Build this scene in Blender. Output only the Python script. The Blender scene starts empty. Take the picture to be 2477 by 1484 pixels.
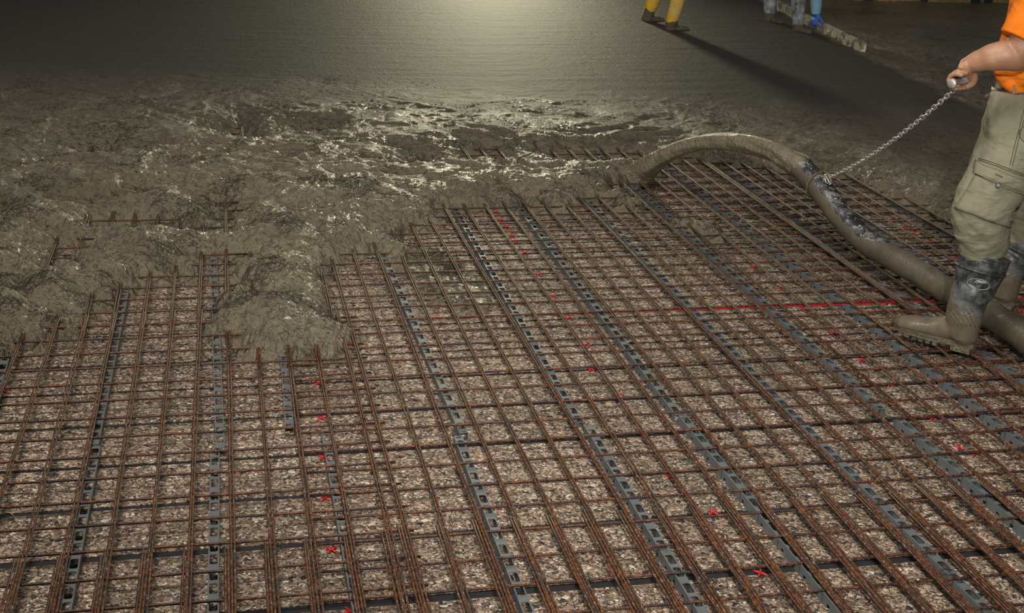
import bpy, bmesh, math, random
import numpy as np
from mathutils import Vector, Matrix
random.seed(7)
SC = bpy.context.scene
COL = SC.collection

# ------------------------------------------------------------------ camera
FPX, PITCH, ROLL, CAMZ = 3189.5, .3524, .0439, 1.786      # image 2477 x 1484
cam = bpy.data.cameras.new('camera')
camo = bpy.data.objects.new('camera', cam); COL.objects.link(camo)
cam.sensor_fit = 'HORIZONTAL'; cam.sensor_width = 36
cam.lens = 36*FPX/2477
cam.clip_start = .05; cam.clip_end = 200
camo.matrix_world = (Matrix.Translation((0, 0, CAMZ)) @ Matrix.Rotation(math.pi/2-PITCH, 4, 'X')
                     @ Matrix.Rotation(ROLL, 4, 'Z'))
SC.camera = camo
# ------------------------------------------------------------------ world, lamps, exposure
SC.view_settings.view_transform = 'Standard'; SC.view_settings.look = 'None'
SC.view_settings.gamma = 1; SC.view_settings.use_curve_mapping = False
SC.view_settings.exposure = 0.0
w = bpy.data.worlds.new('world'); SC.world = w; w.use_nodes = True
w.node_tree.nodes['Background'].inputs[0].default_value = (.8, .8, .78, 1)
w.node_tree.nodes['Background'].inputs[1].default_value = .085

def lamp(name, kind, loc, aim, power, color, size=.1, sizey=None, spot=None, blend=.5, spread=None):
    d = bpy.data.lights.new(name, kind); d.energy = power; d.color = color
    if kind == 'AREA':
        d.size = size
        if sizey: d.shape = 'RECTANGLE'; d.size_y = sizey
        if spread: d.spread = spread
    else: d.shadow_soft_size = size
    if kind == 'SPOT': d.spot_size = spot; d.spot_blend = blend
    o = bpy.data.objects.new(name, d); COL.objects.link(o); o.location = loc
    o.rotation_euler = (Vector(aim)-Vector(loc)).to_track_quat('-Z', 'Y').to_euler()
    return o
# floodlight behind the pour, an added soft fill lamp overhead, flash beside the camera
lamp('floodlight', 'SPOT', (-.45, 20, 2.9), (-.9, 7.5, 0), 1150, (1, .94, .64), .32, spot=1.12, blend=1)
lamp('overhead_fill', 'AREA', (-1.6, 2.5, 6.0), (-.6, 5.0, 0), 330, (1, .94, .88), 3.0, 2.0)
lamp('flash', 'SPOT', (.35, -.05, 2.35), (.5, 6.3, 0), 720, (1, .97, .93), .06, spot=1.0, blend=.9)

# ------------------------------------------------------------------ helpers: geometry from the measured view
def ray(x, y):
    u = (x-1238.5)/FPX; v = (742-y)/FPX
    c, s = math.cos(ROLL), math.sin(ROLL); u, v = c*u-s*v, s*u+c*v
    return Vector((u, math.cos(PITCH)+v*math.sin(PITCH), -math.sin(PITCH)+v*math.cos(PITCH)))
def G(x, y, z=0.):                       # point of the ground-parallel plane at height z
    d = ray(x, y); return Vector((0, 0, CAMZ))+d*((z-CAMZ)/d.z)
def W(x, y, Y):                          # point at distance Y
    d = ray(x, y); return Vector((0, 0, CAMZ))+d*(Y/d.y)
def VP(x, y, A, B):                      # point in the upright plane through A and B
    d = ray(x, y); n = Vector((-(B-A).y, (B-A).x, 0))
    t = (A-Vector((0, 0, CAMZ))).dot(n)/d.dot(n); return Vector((0, 0, CAMZ))+d*t

def tag(o, label, cat, group=None, kind=None):
    o['label'] = label; o['category'] = cat
    if group: o['group'] = group
    if kind: o['kind'] = kind
    return o
def link(name, me, mat=None, parent=None, smooth=True):
    o = bpy.data.objects.new(name, me); COL.objects.link(o)
    if mat: me.materials.append(mat)
    if smooth:
        for p in me.polygons: p.use_smooth = True
    if parent: o.parent = parent
    return o
def empty(name, loc=(0, 0, 0)):
    o = bpy.data.objects.new(name, None); COL.objects.link(o); o.location = loc
    o.empty_display_size = .05
    return o
def mesh(verts, faces, name='m'):
    me = bpy.data.meshes.new(name); me.from_pydata([tuple(v) for v in verts], [], faces); me.update(); return me

def frames(pts):
    out = []; up = None
    for i, p in enumerate(pts):
        t = (pts[min(i+1, len(pts)-1)]-pts[max(i-1, 0)]).normalized()
        if up is None:
            up = Vector((0, 0, 1)) if abs(t.z) < .9 else Vector((0, 1, 0))
        s = t.cross(up); s = s.normalized() if s.length > 1e-6 else Vector((1, 0, 0))
        n = s.cross(t).normalized(); up = n
        out.append((t, s, n))
    return out
def tube(pts, rad, n=12, caps=True, ups=None):
    """rad: per point r or (r_side, r_up)"""
    V = []; Fc = []
    fr = frames(pts)
    for i, (p, (t, s, u)) in enumerate(zip(pts, fr)):
        if ups is not None:
            s = t.cross(ups).normalized(); u = s.cross(t).normalized()
        r = rad[i] if isinstance(rad, (list, tuple)) else rad
        ra, rb = r if isinstance(r, (tuple, list)) else (r, r)
        for k in range(n):
            a = 2*math.pi*k/n
            V.append(p+s*(math.cos(a)*ra)+u*(math.sin(a)*rb))
    for i in range(len(pts)-1):
        for k in range(n):
            a = i*n+k; b = i*n+(k+1) % n
            Fc.append((a, b, b+n, a+n))
    if caps:
        Fc.append(tuple(range(n-1, -1, -1))); Fc.append(tuple(range((len(pts)-1)*n, len(pts)*n)))
    return V, Fc
def spline(pts, rad=None, sub=6):
    """Catmull-Rom; radii interpolated too"""
    P = [Vector(p) for p in pts]; out = []; R = []
    rr = [(r if isinstance(r, (tuple, list)) else (r, r)) for r in rad] if rad else None
    for i in range(len(P)-1):
        p0 = P[max(i-1, 0)]; p1 = P[i]; p2 = P[i+1]; p3 = P[min(i+2, len(P)-1)]
        for k in range(sub):
            t = k/sub
            out.append(.5*((2*p1)+(p2-p0)*t+(2*p0-5*p1+4*p2-p3)*t*t+(3*p1-p0-3*p2+p3)*t**3))
            if rr:
                e = t*t*(3-2*t)
                R.append(tuple(rr[i][j]*(1-e)+rr[i+1][j]*e for j in (0, 1)))
    out.append(P[-1]); 
    if rr: R.append(rr[-1]); return out, R
    return out
class Acc:
    def __init__(s): s.V = []; s.F = []
    def add(s, VF):
        o = len(s.V); s.V += list(VF[0]); s.F += [tuple(i+o for i in f) for f in VF[1]]; return s
    def box(s, c, half, M=None):
        vs = [Vector((x*half[0], y*half[1], z*half[2])) for x in (-1, 1) for y in (-1, 1) for z in (-1, 1)]
        if M: vs = [M @ v for v in vs]
        vs = [v+Vector(c) for v in vs]
        return s.add((vs, [(0, 1, 3, 2), (4, 6, 7, 5), (0, 4, 5, 1), (2, 3, 7, 6), (0, 2, 6, 4), (1, 5, 7, 3)]))
    def ball(s, c, r, n=10, m=14, M=None):
        vs = []
        for i in range(n+1):
            a = math.pi*i/n
            for k in range(m):
                b = 2*math.pi*k/m
                v = Vector((math.sin(a)*math.cos(b)*r[0], math.sin(a)*math.sin(b)*r[1], math.cos(a)*r[2]))
                if M: v = M @ v
                vs.append(v+Vector(c))
        fs = [(i*m+k, (i+1)*m+k, (i+1)*m+(k+1) % m, i*m+(k+1) % m) for i in range(n) for k in range(m)]
        return s.add((vs, fs))
    def limb(s, pts, rad, sub=6, n=16, ups=None):
        p, r = spline(pts, rad, sub)
        # rounded ends
        s.add(tube(p, r, n, True, ups))
        s.ball(p[0], (min(r[0]),)*3); s.ball(p[-1], (min(r[-1]),)*3)
        return s
    def build(s, name, mat, parent=None, smooth=True, remesh=None, sub=0):
        o = link(name, mesh(s.V, s.F, name), mat, parent, smooth)
        if remesh:
            m = o.modifiers.new('r', 'REMESH'); m.mode = 'VOXEL'; m.voxel_size = remesh; m.use_smooth_shade = True
            c = o.modifiers.new('s', 'SMOOTH')
            c.factor = .6; c.iterations = 5
        if sub:
            m = o.modifiers.new('u', 'SUBSURF'); m.levels = sub; m.render_levels = sub
        return o

# ------------------------------------------------------------------ noise
_r = np.random.RandomState(3); _perm = _r.permutation(1024); _perm = np.concatenate([_perm, _perm])
_ang = _r.rand(1024)*2*np.pi; _gx = np.cos(_ang); _gy = np.sin(_ang)
def perlin(x, y):
    x = x+500.3; y = y+500.7
    xi = np.floor(x).astype(int); yi = np.floor(y).astype(int); xf = x-xi; yf = y-yi
    u = xf**3*(xf*(xf*6-15)+10); v = yf**3*(yf*(yf*6-15)+10)
    def g(ix, iy, dx, dy):
        h = _perm[(_perm[ix & 1023]+iy) & 1023]; return _gx[h]*dx+_gy[h]*dy
    a = g(xi, yi, xf, yf); b = g(xi+1, yi, xf-1, yf); c = g(xi, yi+1, xf, yf-1); d = g(xi+1, yi+1, xf-1, yf-1)
    return 1.5*((a*(1-u)+b*u)*(1-v)+(c*(1-u)+d*u)*v)
def fbm(x, y, o=4, g=.5):
    s = 0; a = 1
    for _ in range(o): s = s+a*perlin(x, y); x = x*2.03+17.1; y = y*2.03+5.3; a *= g
    return s

# ------------------------------------------------------------------ materials
class M:
    """small node helper"""
    def __init__(s, name):
        s.m = bpy.data.materials.new(name); s.m.use_nodes = True; s.t = s.m.node_tree
        s.b = s.t.nodes['Principled BSDF']; s.c = None
    def n(s, ty, ins=None, **kw):
        o = s.t.nodes.new(ty)
        for k, v in kw.items(): setattr(o, k, v)
        for k, v in (ins or {}).items():
            s.set(o.inputs[k], v)
        return o
    def set(s, sock, v):
        if isinstance(v, bpy.types.NodeSocket): s.t.links.new(v, sock)
        else: sock.default_value = v
    def coord(s, kind='Object', scale=None):
        c = s.n('ShaderNodeTexCoord').outputs[kind]
        if scale is not None: c = s.n('ShaderNodeMapping', {'Vector': c, 'Scale': scale}).outputs[0]
        return c
    def noise(s, vec, scale, detail=4, rough=.5, dist=0):
        return s.n('ShaderNodeTexNoise', {'Vector': vec, 'Scale': scale, 'Detail': detail, 'Roughness': rough, 'Distortion': dist}).outputs['Fac']
    def ramp(s, fac, stops, interp='LINEAR'):
        r = s.n('ShaderNodeValToRGB', {'Fac': fac}); cr = r.color_ramp; cr.interpolation = interp
        while len(cr.elements) < len(stops): cr.elements.new(.5)
        for e, (p, c) in zip(cr.elements, stops):
            e.position = p; e.color = (*c, 1) if isinstance(c, tuple) else (c, c, c, 1)
        return r.outputs[0]
    def mix(s, f, a, b, mode='MIX'):
        o = s.n('ShaderNodeMix', data_type='RGBA', blend_type=mode)
        s.set(o.inputs[0], f)
        for k, v in ((6, a), (7, b)):
            s.set(o.inputs[k], (*v, 1) if isinstance(v, tuple) and len(v) == 3 else v)
        return o.outputs[2]
    def math(s, op, a, b=0., clamp=False):
        o = s.n('ShaderNodeMath', operation=op, use_clamp=clamp); s.set(o.inputs[0], a); s.set(o.inputs[1], b); return o.outputs[0]
    def bump(s, h, strength=.5, dist=.01, normal=None):
        i = {'Height': h, 'Strength': strength, 'Distance': dist}
        if normal is not None: i['Normal'] = normal
        return s.n('ShaderNodeBump', i).outputs[0]
    def out(s, color=None, rough=None, normal=None, metal=None, **kw):
        if color is not None: s.set(s.b.inputs['Base Color'], (*color, 1) if isinstance(color, tuple) else color)
        if rough is not None: s.set(s.b.inputs['Roughness'], rough)
        if metal is not None: s.set(s.b.inputs['Metallic'], metal)
        if normal is not None: s.set(s.b.inputs['Normal'], normal)
        for k, v in kw.items(): s.set(s.b.inputs[k.replace('_', ' ')], v)
        return s.m
def plain(name, col, rough=.5, metal=0, var=.25, scale=20, bump=.2, bd=.003):
    m = M(name); c = m.coord(); f = m.noise(c, scale, 5, .6)
    dark = tuple(x*(1-var) for x in col); lite = tuple(min(1, x*(1+var)) for x in col)
    return m.out(m.ramp(f, [(.3, dark), (.7, lite)]), rough, m.bump(m.noise(c, scale*4, 3), bump, bd), metal)

def mat_floor():
    m = M('exposed_aggregate'); c = m.coord()
    c2 = m.n('ShaderNodeVectorMath', {0: c, 1: m.n('ShaderNodeTexNoise', {'Vector': c, 'Scale': 60.}).outputs['Color']}, operation='ADD')
    wob = m.n('ShaderNodeTexNoise', {'Vector': c, 'Scale': 90., 'Detail': 2.}).outputs['Color']
    wv = m.n('ShaderNodeVectorMath', {0: wob, 1: (.011, .011, .011)}, operation='MULTIPLY').outputs[0]
    cc = m.n('ShaderNodeVectorMath', {0: c, 1: wv}, operation='ADD').outputs[0]
    v1 = m.n('ShaderNodeTexVoronoi', {'Vector': cc, 'Scale': 64.}, voronoi_dimensions='3D')
    e1 = m.n('ShaderNodeTexVoronoi', {'Vector': cc, 'Scale': 64.}, feature='DISTANCE_TO_EDGE')
    v2 = m.n('ShaderNodeTexVoronoi', {'Vector': cc, 'Scale': 160.})
    sep = m.n('ShaderNodeSeparateColor', {'Color': v1.outputs['Color']})
    sep2 = m.n('ShaderNodeSeparateColor', {'Color': v2.outputs['Color']})
    stone = m.ramp(sep.outputs[0], [(0, (.025, .025, .028)), (.07, (.03, .03, .035)), (.08, (.13, .09, .062)), (.28, (.26, .18, .125)),
                                    (.45, (.16, .115, .085)), (.55, (.33, .25, .185)), (.72, (.22, .185, .16)), (.86, (.42, .34, .27)), (.95, (.50, .45, .40)), (1, (.36, .2, .11))], 'CONSTANT')
    small = m.ramp(sep2.outputs[0], [(0, (.045, .038, .033)), (.25, (.13, .095, .068)), (.55, (.24, .18, .13)), (.8, (.36, .29, .23)), (.94, (.55, .5, .45))], 'CONSTANT')
    pick = m.math('GREATER_THAN', sep.outputs[1], .52)
    edge = m.math('GREATER_THAN', e1.outputs['Distance'], .09)
    f = m.math('MULTIPLY', pick, edge)
    colr = m.mix(f, small, stone)
    pits = m.ramp(m.noise(c, 95, 4, .68), [(.37, 0.), (.43, 1.)])
    colr = m.mix(pits, (.03, .024, .02), colr)
    big = m.ramp(m.noise(c, 1.1, 3, .5), [(.35, .72), (.65, 1.1)])
    colr = m.mix(1., colr, big, 'MULTIPLY')
    colr = m.mix(1., colr, (1.32, 1.25, 1.17), 'MULTIPLY')
    h = m.math('ADD', m.math('MULTIPLY', f, m.math('MULTIPLY', e1.outputs['Distance'], 2.5)), m.math('MULTIPLY', v2.outputs['Distance'], -.35))
    nb = m.bump(m.math('ADD', h, m.math('MULTIPLY', pits, .5)), .9, .005)
    return m.out(colr, m.ramp(m.noise(c, 35, 2), [(.35, .42), (.65, .75)]), nb, Specular_IOR_Level=.4)
def mat_rust(name, hue=0., splash=0.):
    m = M(name); c = m.coord()
    oi = m.n('ShaderNodeObjectInfo').outputs['Random']
    c = m.n('ShaderNodeVectorMath', {0: c, 1: m.n('ShaderNodeCombineXYZ', {'X': m.math('MULTIPLY', oi, 37.)}).outputs[0]}, operation='ADD').outputs[0]
    n1 = m.noise(c, 70, 5, .7); n2 = m.noise(c, 6, 3, .5)
    base = m.ramp(n1, [(.32, (.018, .010, .009)), (.44, (.060, .023, .013)), (.55, (.145, .050, .016)), (.68, (.30, .098, .026))])
    dk = m.ramp(n1, [(.35, (.018, .014, .017)), (.56, (.050, .032, .030)), (.72, (.13, .052, .026))])
    f = m.ramp(m.math('ADD', n2, hue), [(.38, 0.), (.54, 1.)])
    col = m.mix(f, dk, base)
    if splash:
        s = m.ramp(m.noise(c, 45, 4, .65), [(.60-splash*.1, 0.), (.66, 1.)])
        col = m.mix(m.math('MULTIPLY', s, .75), col, (.26, .24, .20))
        # cement slurry on the bars near the pour
        py = m.n('ShaderNodeSeparateXYZ', {'Vector': m.n('ShaderNodeNewGeometry').outputs['Position']}).outputs[1]
        sl = m.math('ADD', m.math('MULTIPLY', py, .16), m.noise(c, 12, 4, .6))
        col = m.mix(m.math('MULTIPLY', m.math('SUBTRACT', sl, 1.17), 2.2, True), col, (.125, .102, .062))
    # ribs running slantwise round the bar
    sx = m.n('ShaderNodeSeparateXYZ', {'Vector': m.coord()})
    th = m.math('ARCTAN2', sx.outputs[1], sx.outputs[2])
    ph = m.math('ADD', m.math('MULTIPLY', sx.outputs[0], 2*math.pi/.0062), m.math('MULTIPLY', th, 1.))
    rib = m.math('POWER', m.math('ADD', m.math('MULTIPLY', m.math('SINE', ph), .5), .5), 2.)
    nb = m.bump(rib, .38, .0016); nb = m.bump(n1, .4, .002, nb)
    return m.out(col, m.ramp(n1, [(.4, .34), (.7, .62)]), nb, .25)
def mat_concrete(name='wet_concrete', coatvar=True, trowel_shade=False, mult=1.):
    m = M(name); c = m.coord()
    n0 = m.noise(c, 1.6, 4, .55); n1 = m.noise(c, 22, 6, .65)
    col = m.ramp(n0, [(.3, (.150*mult, .124*mult, .077*mult)), (.7, (.225*mult, .188*mult, .120*mult))])
    col = m.mix(1., col, m.ramp(n1, [(.35, .78), (.65, 1.12)]), 'MULTIPLY')
    rough = m.ramp(m.noise(c, 3.0, 3, .5), [(.36, .22), (.64, .45)])
    if trowel_shade:
        tr = m.n('ShaderNodeAttribute', attribute_name='trowel_shade').outputs['Fac']
        col = m.mix(tr, col, (.050, .040, .031))  # weaker light on the levelled side, painted into the base colour
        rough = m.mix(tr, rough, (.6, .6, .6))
    h = m.math('ADD', m.math('MULTIPLY', m.noise(c, 110, 4, .7), .8), m.math('ADD', m.math('MULTIPLY', m.noise(c, 42, 3, .6), 1.3), m.math('MULTIPLY', m.noise(c, 13, 3, .6), 1.8)))
    st = .75
    if trowel_shade: 
        st = m.math('SUBTRACT', .8, m.math('MULTIPLY', tr, .45))
    nb = m.bump(h, st, .016)
    gl = m.bump(m.noise(c, 120, 3, .7), 1., .016)
    cw = m.ramp(m.noise(c, 2.2, 4, .6), [(.40, .08), (.60, .75)])
    if trowel_shade: cw = m.mix(tr, cw, (.0, .0, .0))
    return m.out(col, rough, nb, Specular_IOR_Level=.5, Coat_Weight=cw, Coat_Roughness=.09, Coat_Normal=gl)
MAT = {}
MAT['floor'] = mat_floor()
MAT['gap'] = plain('joint_bed', (.010, .010, .011), .8)
MAT['bar_long'] = mat_rust('rusty_bar', .02, .35)
MAT['bar_cross'] = mat_rust('rusty_cross_bar', -.03, 0.)
MAT['concrete'] = mat_concrete(trowel_shade=True)
MAT['stream'] = mat_concrete('pumped_concrete', mult=1.15)
MAT['plastic'] = plain('grey_plastic', (.115, .127, .128), .48, 0, .12, 14, .1)
MAT['red'] = plain('red_plastic', (.62, .012, .018), .35, 0, .15, 30, .1)
MAT['redc'] = plain('red_cable', (.60, .01, .02), .35, 0, .12, 8, .05)
MAT['blue'] = plain('blue_cable', (.02, .07, .2), .4)
MAT['white'] = plain('white_cable', (.45, .45, .5), .4)
MAT['fibre'] = plain('steel_fibre', (.034, .028, .019), .5, 0, .6, 9)
MAT['straw'] = plain('straw', (.4, .32, .12), .6)

# ------------------------------------------------------------------ floor: slabs of exposed aggregate with open joints
TH = .2278
AX = Vector((math.cos(TH), math.sin(TH), 0)); AY = Vector((-math.sin(TH), math.cos(TH), 0))
def uv2w(u, v, z=0): p = AX*u+AY*v; return Vector((p.x, p.y, z))
joints = [(2.735, .030), (3.035, .028), (3.295, .020), (3.548, .018), (3.822, .018), (4.075, .015), (4.304, .016), (4.573, .014), (4.838, .013),
          (5.11, .015), (5.385, .024), (5.53, .020), (5.64, .018), (5.776, .020), (5.89, .020), (6.026, .022)]
v = 6.15
while v < 8.6: joints.append((v, .022)); v += .131
fl = Acc(); prev = 1.2
rr = random.Random(4)
for (jv, jw) in joints+[(22., .02)]:
    a, b = prev, jv-jw/2
    N = 46; us = [-9+18*i/N for i in range(N+1)]
    ea = [rr.uniform(-.0012, .0012) for _ in us]; eb = [rr.uniform(-.0012, .0012) for _ in us]
    if b > a:
        V = []; 
        for i, u in enumerate(us):
            V += [uv2w(u, a+ea[i], -.035), uv2w(u, a+ea[i], 0), uv2w(u, b+eb[i], 0), uv2w(u, b+eb[i], -.035)]
        Fc = []
        for i in range(N):
            o = i*4
            for k in range(3): Fc.append((o+k, o+4+k, o+5+k, o+k+1))
        fl.add((V, Fc))
    prev = jv+jw/2
fo = fl.build('floor', MAT['floor'], smooth=False); fo['kind'] = 'structure'
for jv, jw in joints:
    js = Acc(); js.add(([uv2w(u, v_, z) for u in (-9, 9) for v_ in (jv-jw/2, jv+jw/2) for z in (-.03, -.0025)],
                        [(0, 1, 3, 2), (4, 6, 7, 5), (0, 4, 5, 1), (2, 3, 7, 6), (0, 2, 6, 4), (1, 5, 7, 3)]))
    jo = js.build('joint_strip', MAT['gap'], fo, False)

# ------------------------------------------------------------------ reinforcing mesh panels
R = .0035; ZT = .0355; ZL = .0428
def bar_mesh(L, seed, wav=.0012, r=R, n=10):
    rn = random.Random(seed); k = max(4, int(L/.13))
    ph = [rn.uniform(0, 6.28) for _ in range(3)]
    pts = []
    for i in range(k+1):
        x = -L/2+L*i/k
        pts.append(Vector((x, wav*math.sin(x*2.1+ph[0])+wav*.6*math.sin(x*6+ph[1]), wav*.25*math.sin(x*5+ph[2]))))
    return mesh(*tube(pts, r, n), 'bar')
def put_bar(name, a, b, mat, parent, seed, **k):
    L = (b-a).length; o = link(name, bar_mesh(L, seed, **k), mat, parent)
    d = (b-a).normalized(); s = Vector((0, 0, 1)).cross(d).normalized()
    Mx = Matrix((d, s, d.cross(s))).transposed().to_4x4(); Mx.translation = (a+b)/2
    o.matrix_world = Mx
    return o
SEED = [0]
def panel(th, us, vs, urange, vrange, label, tmin=None, dv=0., jitter=.002):
    """us: positions of twin bars, vs: positions of cross bars (metres, in axes turned by th)"""
    ax = Vector((math.cos(th), math.sin(th), 0)); ay = Vector((-math.sin(th), math.cos(th), 0))
    root = empty('reinforcing_mesh', ax*((urange[0]+urange[1])/2)+ay*((vrange[0]+vrange[1])/2)+Vector((0, 0, ZT)))
    tag(root, label, 'rebar mesh', 'reinforcing mesh panels')
    inv = Matrix.Translation(-root.location)
    rn = random.Random(len(us))
    for u in us:
        j = rn.uniform(-jitter, jitter); k = rn.uniform(-jitter, jitter)
        for s in (-1, 1):
            SEED[0] += 1
            e = rn.uniform(-.012, .012)
            o = put_bar('longitudinal_bar', ax*(u+j+s*.0041)+ay*(vrange[0]+e)+Vector((0, 0, ZL)),
                        ax*(u+k+s*.0041)+ay*(vrange[1]+e)+Vector((0, 0, ZL)), MAT['bar_long'], None, SEED[0])
            o.matrix_world = inv @ o.matrix_world; o.parent = root
    for v_ in vs:
        SEED[0] += 1
        j = rn.uniform(-.002, .002)
        o = put_bar('cross_bar', ax*(urange[0]+rn.uniform(-.01, .01))+ay*(v_+j)+Vector((0, 0, ZT)),
                    ax*urange[1]+ay*(v_+j+rn.uniform(-.002, .002))+Vector((0, 0, ZT)), MAT['bar_cross'], None, SEED[0], r=.0038)
        o.matrix_world = inv @ o.matrix_world; o.parent = root
    return root
q = .1316
# middle panel
panel(TH, [(i+4.376)*.1 for i in range(23)], [4.021-q*j for j in range(-29, 14)], (.20, 2.80), (2.20, 7.95),
      'rusty steel mesh panel filling the middle of the floor, from wet edge to front')
# left panel and the one beyond it
def pu(x, y, th=TH):
    p = G(x, y, ZL); return p.x*math.cos(th)+p.y*math.sin(th), -p.x*math.sin(th)+p.y*math.cos(th)
VL = pu(811, 742, .2196)[1]
panel(.2196, [(i-7.3065)*.1 for i in range(-3, 12)], [3.930-q*j for j in range(-29, 14) if 3.930-q*j < VL-.02], (-1.35, .435), (2.20, VL),
      'rusty steel mesh panel at the left, cross bars lapping past the middle one')
panel(.2196, [(i-7.3065)*.1-.004 for i in range(-9, 11)]+[.374-.030], [3.930-q*j for j in range(-29, 14) if 3.930-q*j > VL-.12], (-1.95, pu(604, 688, .2196)[0]), (VL-.17, 7.9),
      'rusty steel mesh panel at the upper left, mostly buried under wet concrete')
# right panel, begins beside the last twin bar of the middle one
n0 = (pu(2077, 650)[0]+pu(2207, 750)[0])/2
panel(TH, [n0+.1*i for i in range(0, 14)], [4.021+.018-q*j for j in range(-29, 14)], (n0-.27, n0+1.42), (2.3, 7.4),
      'rusty steel mesh panel at the right, under the hose and the worker')
# front panels: lap over the others at the bottom edge
panel(.2196, [(i-7.3065)*.1-.0150 for i in range(0, 12)], [2.33, 2.20, 2.07], (-.80, .42), (1.95, 2.985),
      'rusty steel mesh panel lapping over the front of the left one', jitter=.0015)
panel(TH, [(i+4.376)*.1-.0150 for i in range(0, 25)], [2.17, 2.04], (.40, 2.9), (1.92, 3.02),
      'rusty steel mesh panel lapping over the front of the middle one', jitter=.0015)

# wire ties on the laps
TIES = [(140, 1424), (655, 1335), (870, 1020), (840, 797), (862, 1367), (950, 1372), (1010, 1383), (1108, 1372), (1196, 1363), (1290, 1360), (1395, 1361), (1482, 1348),
        (1580, 1334), (1735, 1302), (1832, 1298), (1908, 1284), (2010, 1277), (1712, 1414), (1830, 1431), (1932, 1422), (2033, 1437), (2112, 1409), (2203, 1413), (2282, 1388)]
TIES.sort()
ords = ['first', 'second', 'third', 'fourth', 'fifth', 'sixth', 'seventh', 'eighth', 'ninth', 'tenth', 'eleventh', 'twelfth', 'thirteenth', 'fourteenth',
        'fifteenth', 'sixteenth', 'seventeenth', 'eighteenth', 'nineteenth', 'twentieth', 'twenty-first', 'twenty-second', 'twenty-third', 'twenty-fourth']
for i, (x, y) in enumerate(TIES):
    rn = random.Random(i*5+1); c = G(x, y, .044)
    a = Acc()
    for k in range(2):
        pts = []
        wd = .019; hh = .0085
        for s in range(15):
            t = 2*math.pi*s/14
            pts.append(c+AX*(math.cos(t)*wd)+AY*((k-.5)*.005+.004*math.sin(t+k))+Vector((0, 0, max(-.0025, math.sin(t)*hh+.002))))
        a.add(tube(pts, .0009, 6))
    tw = [c+AX*(.015)+Vector((0, 0, .006))]
    for s in range(7):
        tw.append(tw[-1]+AX*rn.uniform(-.003, .008)+AY*rn.uniform(-.007, .004)+Vector((0, 0, rn.uniform(-.0035, .004))))
    a.add(tube(spline(tw, None, 3), .0013, 6))
    tag(a.build('tie_wire', MAT['bar_cross']), 'twisted rusty wire tie round lapped mesh bars, %s from the left' % ords[i], 'tie wire', 'wire ties on the mesh laps')

# ------------------------------------------------------------------ grey plastic spacer strips
ZS = .0315
STRIPS = {   # columns from the left; each segment by its two ends
 'leftmost': [((15, 858), (-60, 1120)), ((304, 700), (227, 1076)), ],
 'second': [((232, 1080), (157, 1484)), ],
 'third': [((516, 612), (533, 1084)), ((520, 1093), (515, 1520))],
 'fourth': [((685, 830), (700, 1034)), ((787, 1044), (868, 1484))],
 'fifth': [((925, 612), (1122, 1047)), ((1108, 1056), (1290, 1510))],
 'sixth': [((1092, 490), (1403, 1022)), ((1423, 1030), (1712, 1500))],
 'seventh': [((1250, 492), (1642, 1003)), ((1650, 1005), (2046, 1484))],
 'eighth': [((1330, 390), (1465, 527)), ((1468, 530), (1876, 958)), ((1880, 962), (2395, 1482))],
 'ninth': [((1432, 362), (1600, 506)), ((1604, 509), (2133, 990)), ((2172, 1010), (2510, 1298))],
 'tenth': [((1610, 395), (1770, 525)), ((1774, 529), (2146, 809)), ((2150, 812), (2510, 1098))],
 'eleventh': [((1740, 392), (2070, 642)), ((2074, 645), (2300, 800)), ((2330, 818), (2520, 945))],
 'twelfth': [((1930, 432), (2200, 605)), ((2204, 608), (2500, 800))],
 'rightmost': [((2110, 455), (2330, 585)), ((2334, 588), (2520, 690))],
}
def strip_mesh(L, seed):
    a = Acc(); w2 = .0135; t = .002; rn = random.Random(seed)
    per = .135; x = rn.uniform(-.06, 0); cuts = []
    while x < L:
        for s0, s1 in ((.0, .046), (.060, .106)):
            lo, hi = max(0.003, x+s0), min(L-.003, x+s1)
            if hi-lo > .008: cuts.append((lo, hi))
        x += per
    # top: two rails and the webs between the holes, corners of the holes clipped
    xs = 0.
    rail = .0036
    for lo, hi in cuts+[(L, L)]:
        if lo > xs: a.box(((xs+lo)/2, 0, -t/2), ((lo-xs)/2, w2-rail+.0003, t/2))
        if hi > lo:
            for sy in (-1, 1):
                for (cx, dx) in ((lo, 1), (hi, -1)):
                    yy = sy*(w2-rail)
                    vs = [Vector((cx, yy, 0)), Vector((cx+dx*.004, yy, 0)), Vector((cx, yy-sy*.004, 0))]
                    vs += [v-Vector((0, 0, t)) for v in vs]
                    a.add((vs, [(0, 1, 2), (5, 4, 3), (1, 2, 5, 4)]))
        xs = hi
    for sy in (-1, 1):
        a.box((L/2, sy*(w2-rail/2), -t/2+.0004), (L/2, rail/2, t/2))
        # side wall with legs
        a.box((L/2, sy*(w2-.0008), -.0085), (L/2, .0009, .0085))
        x = 0.
        while x < L-.005:
            e = min(L, x+.05); a.box(((x+e)/2, sy*(w2-.0008), -.024), ((e-x)/2, .0009, .0075)); x += .0675
    return mesh(a.V, a.F, 'strip')
SN = 0
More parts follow.
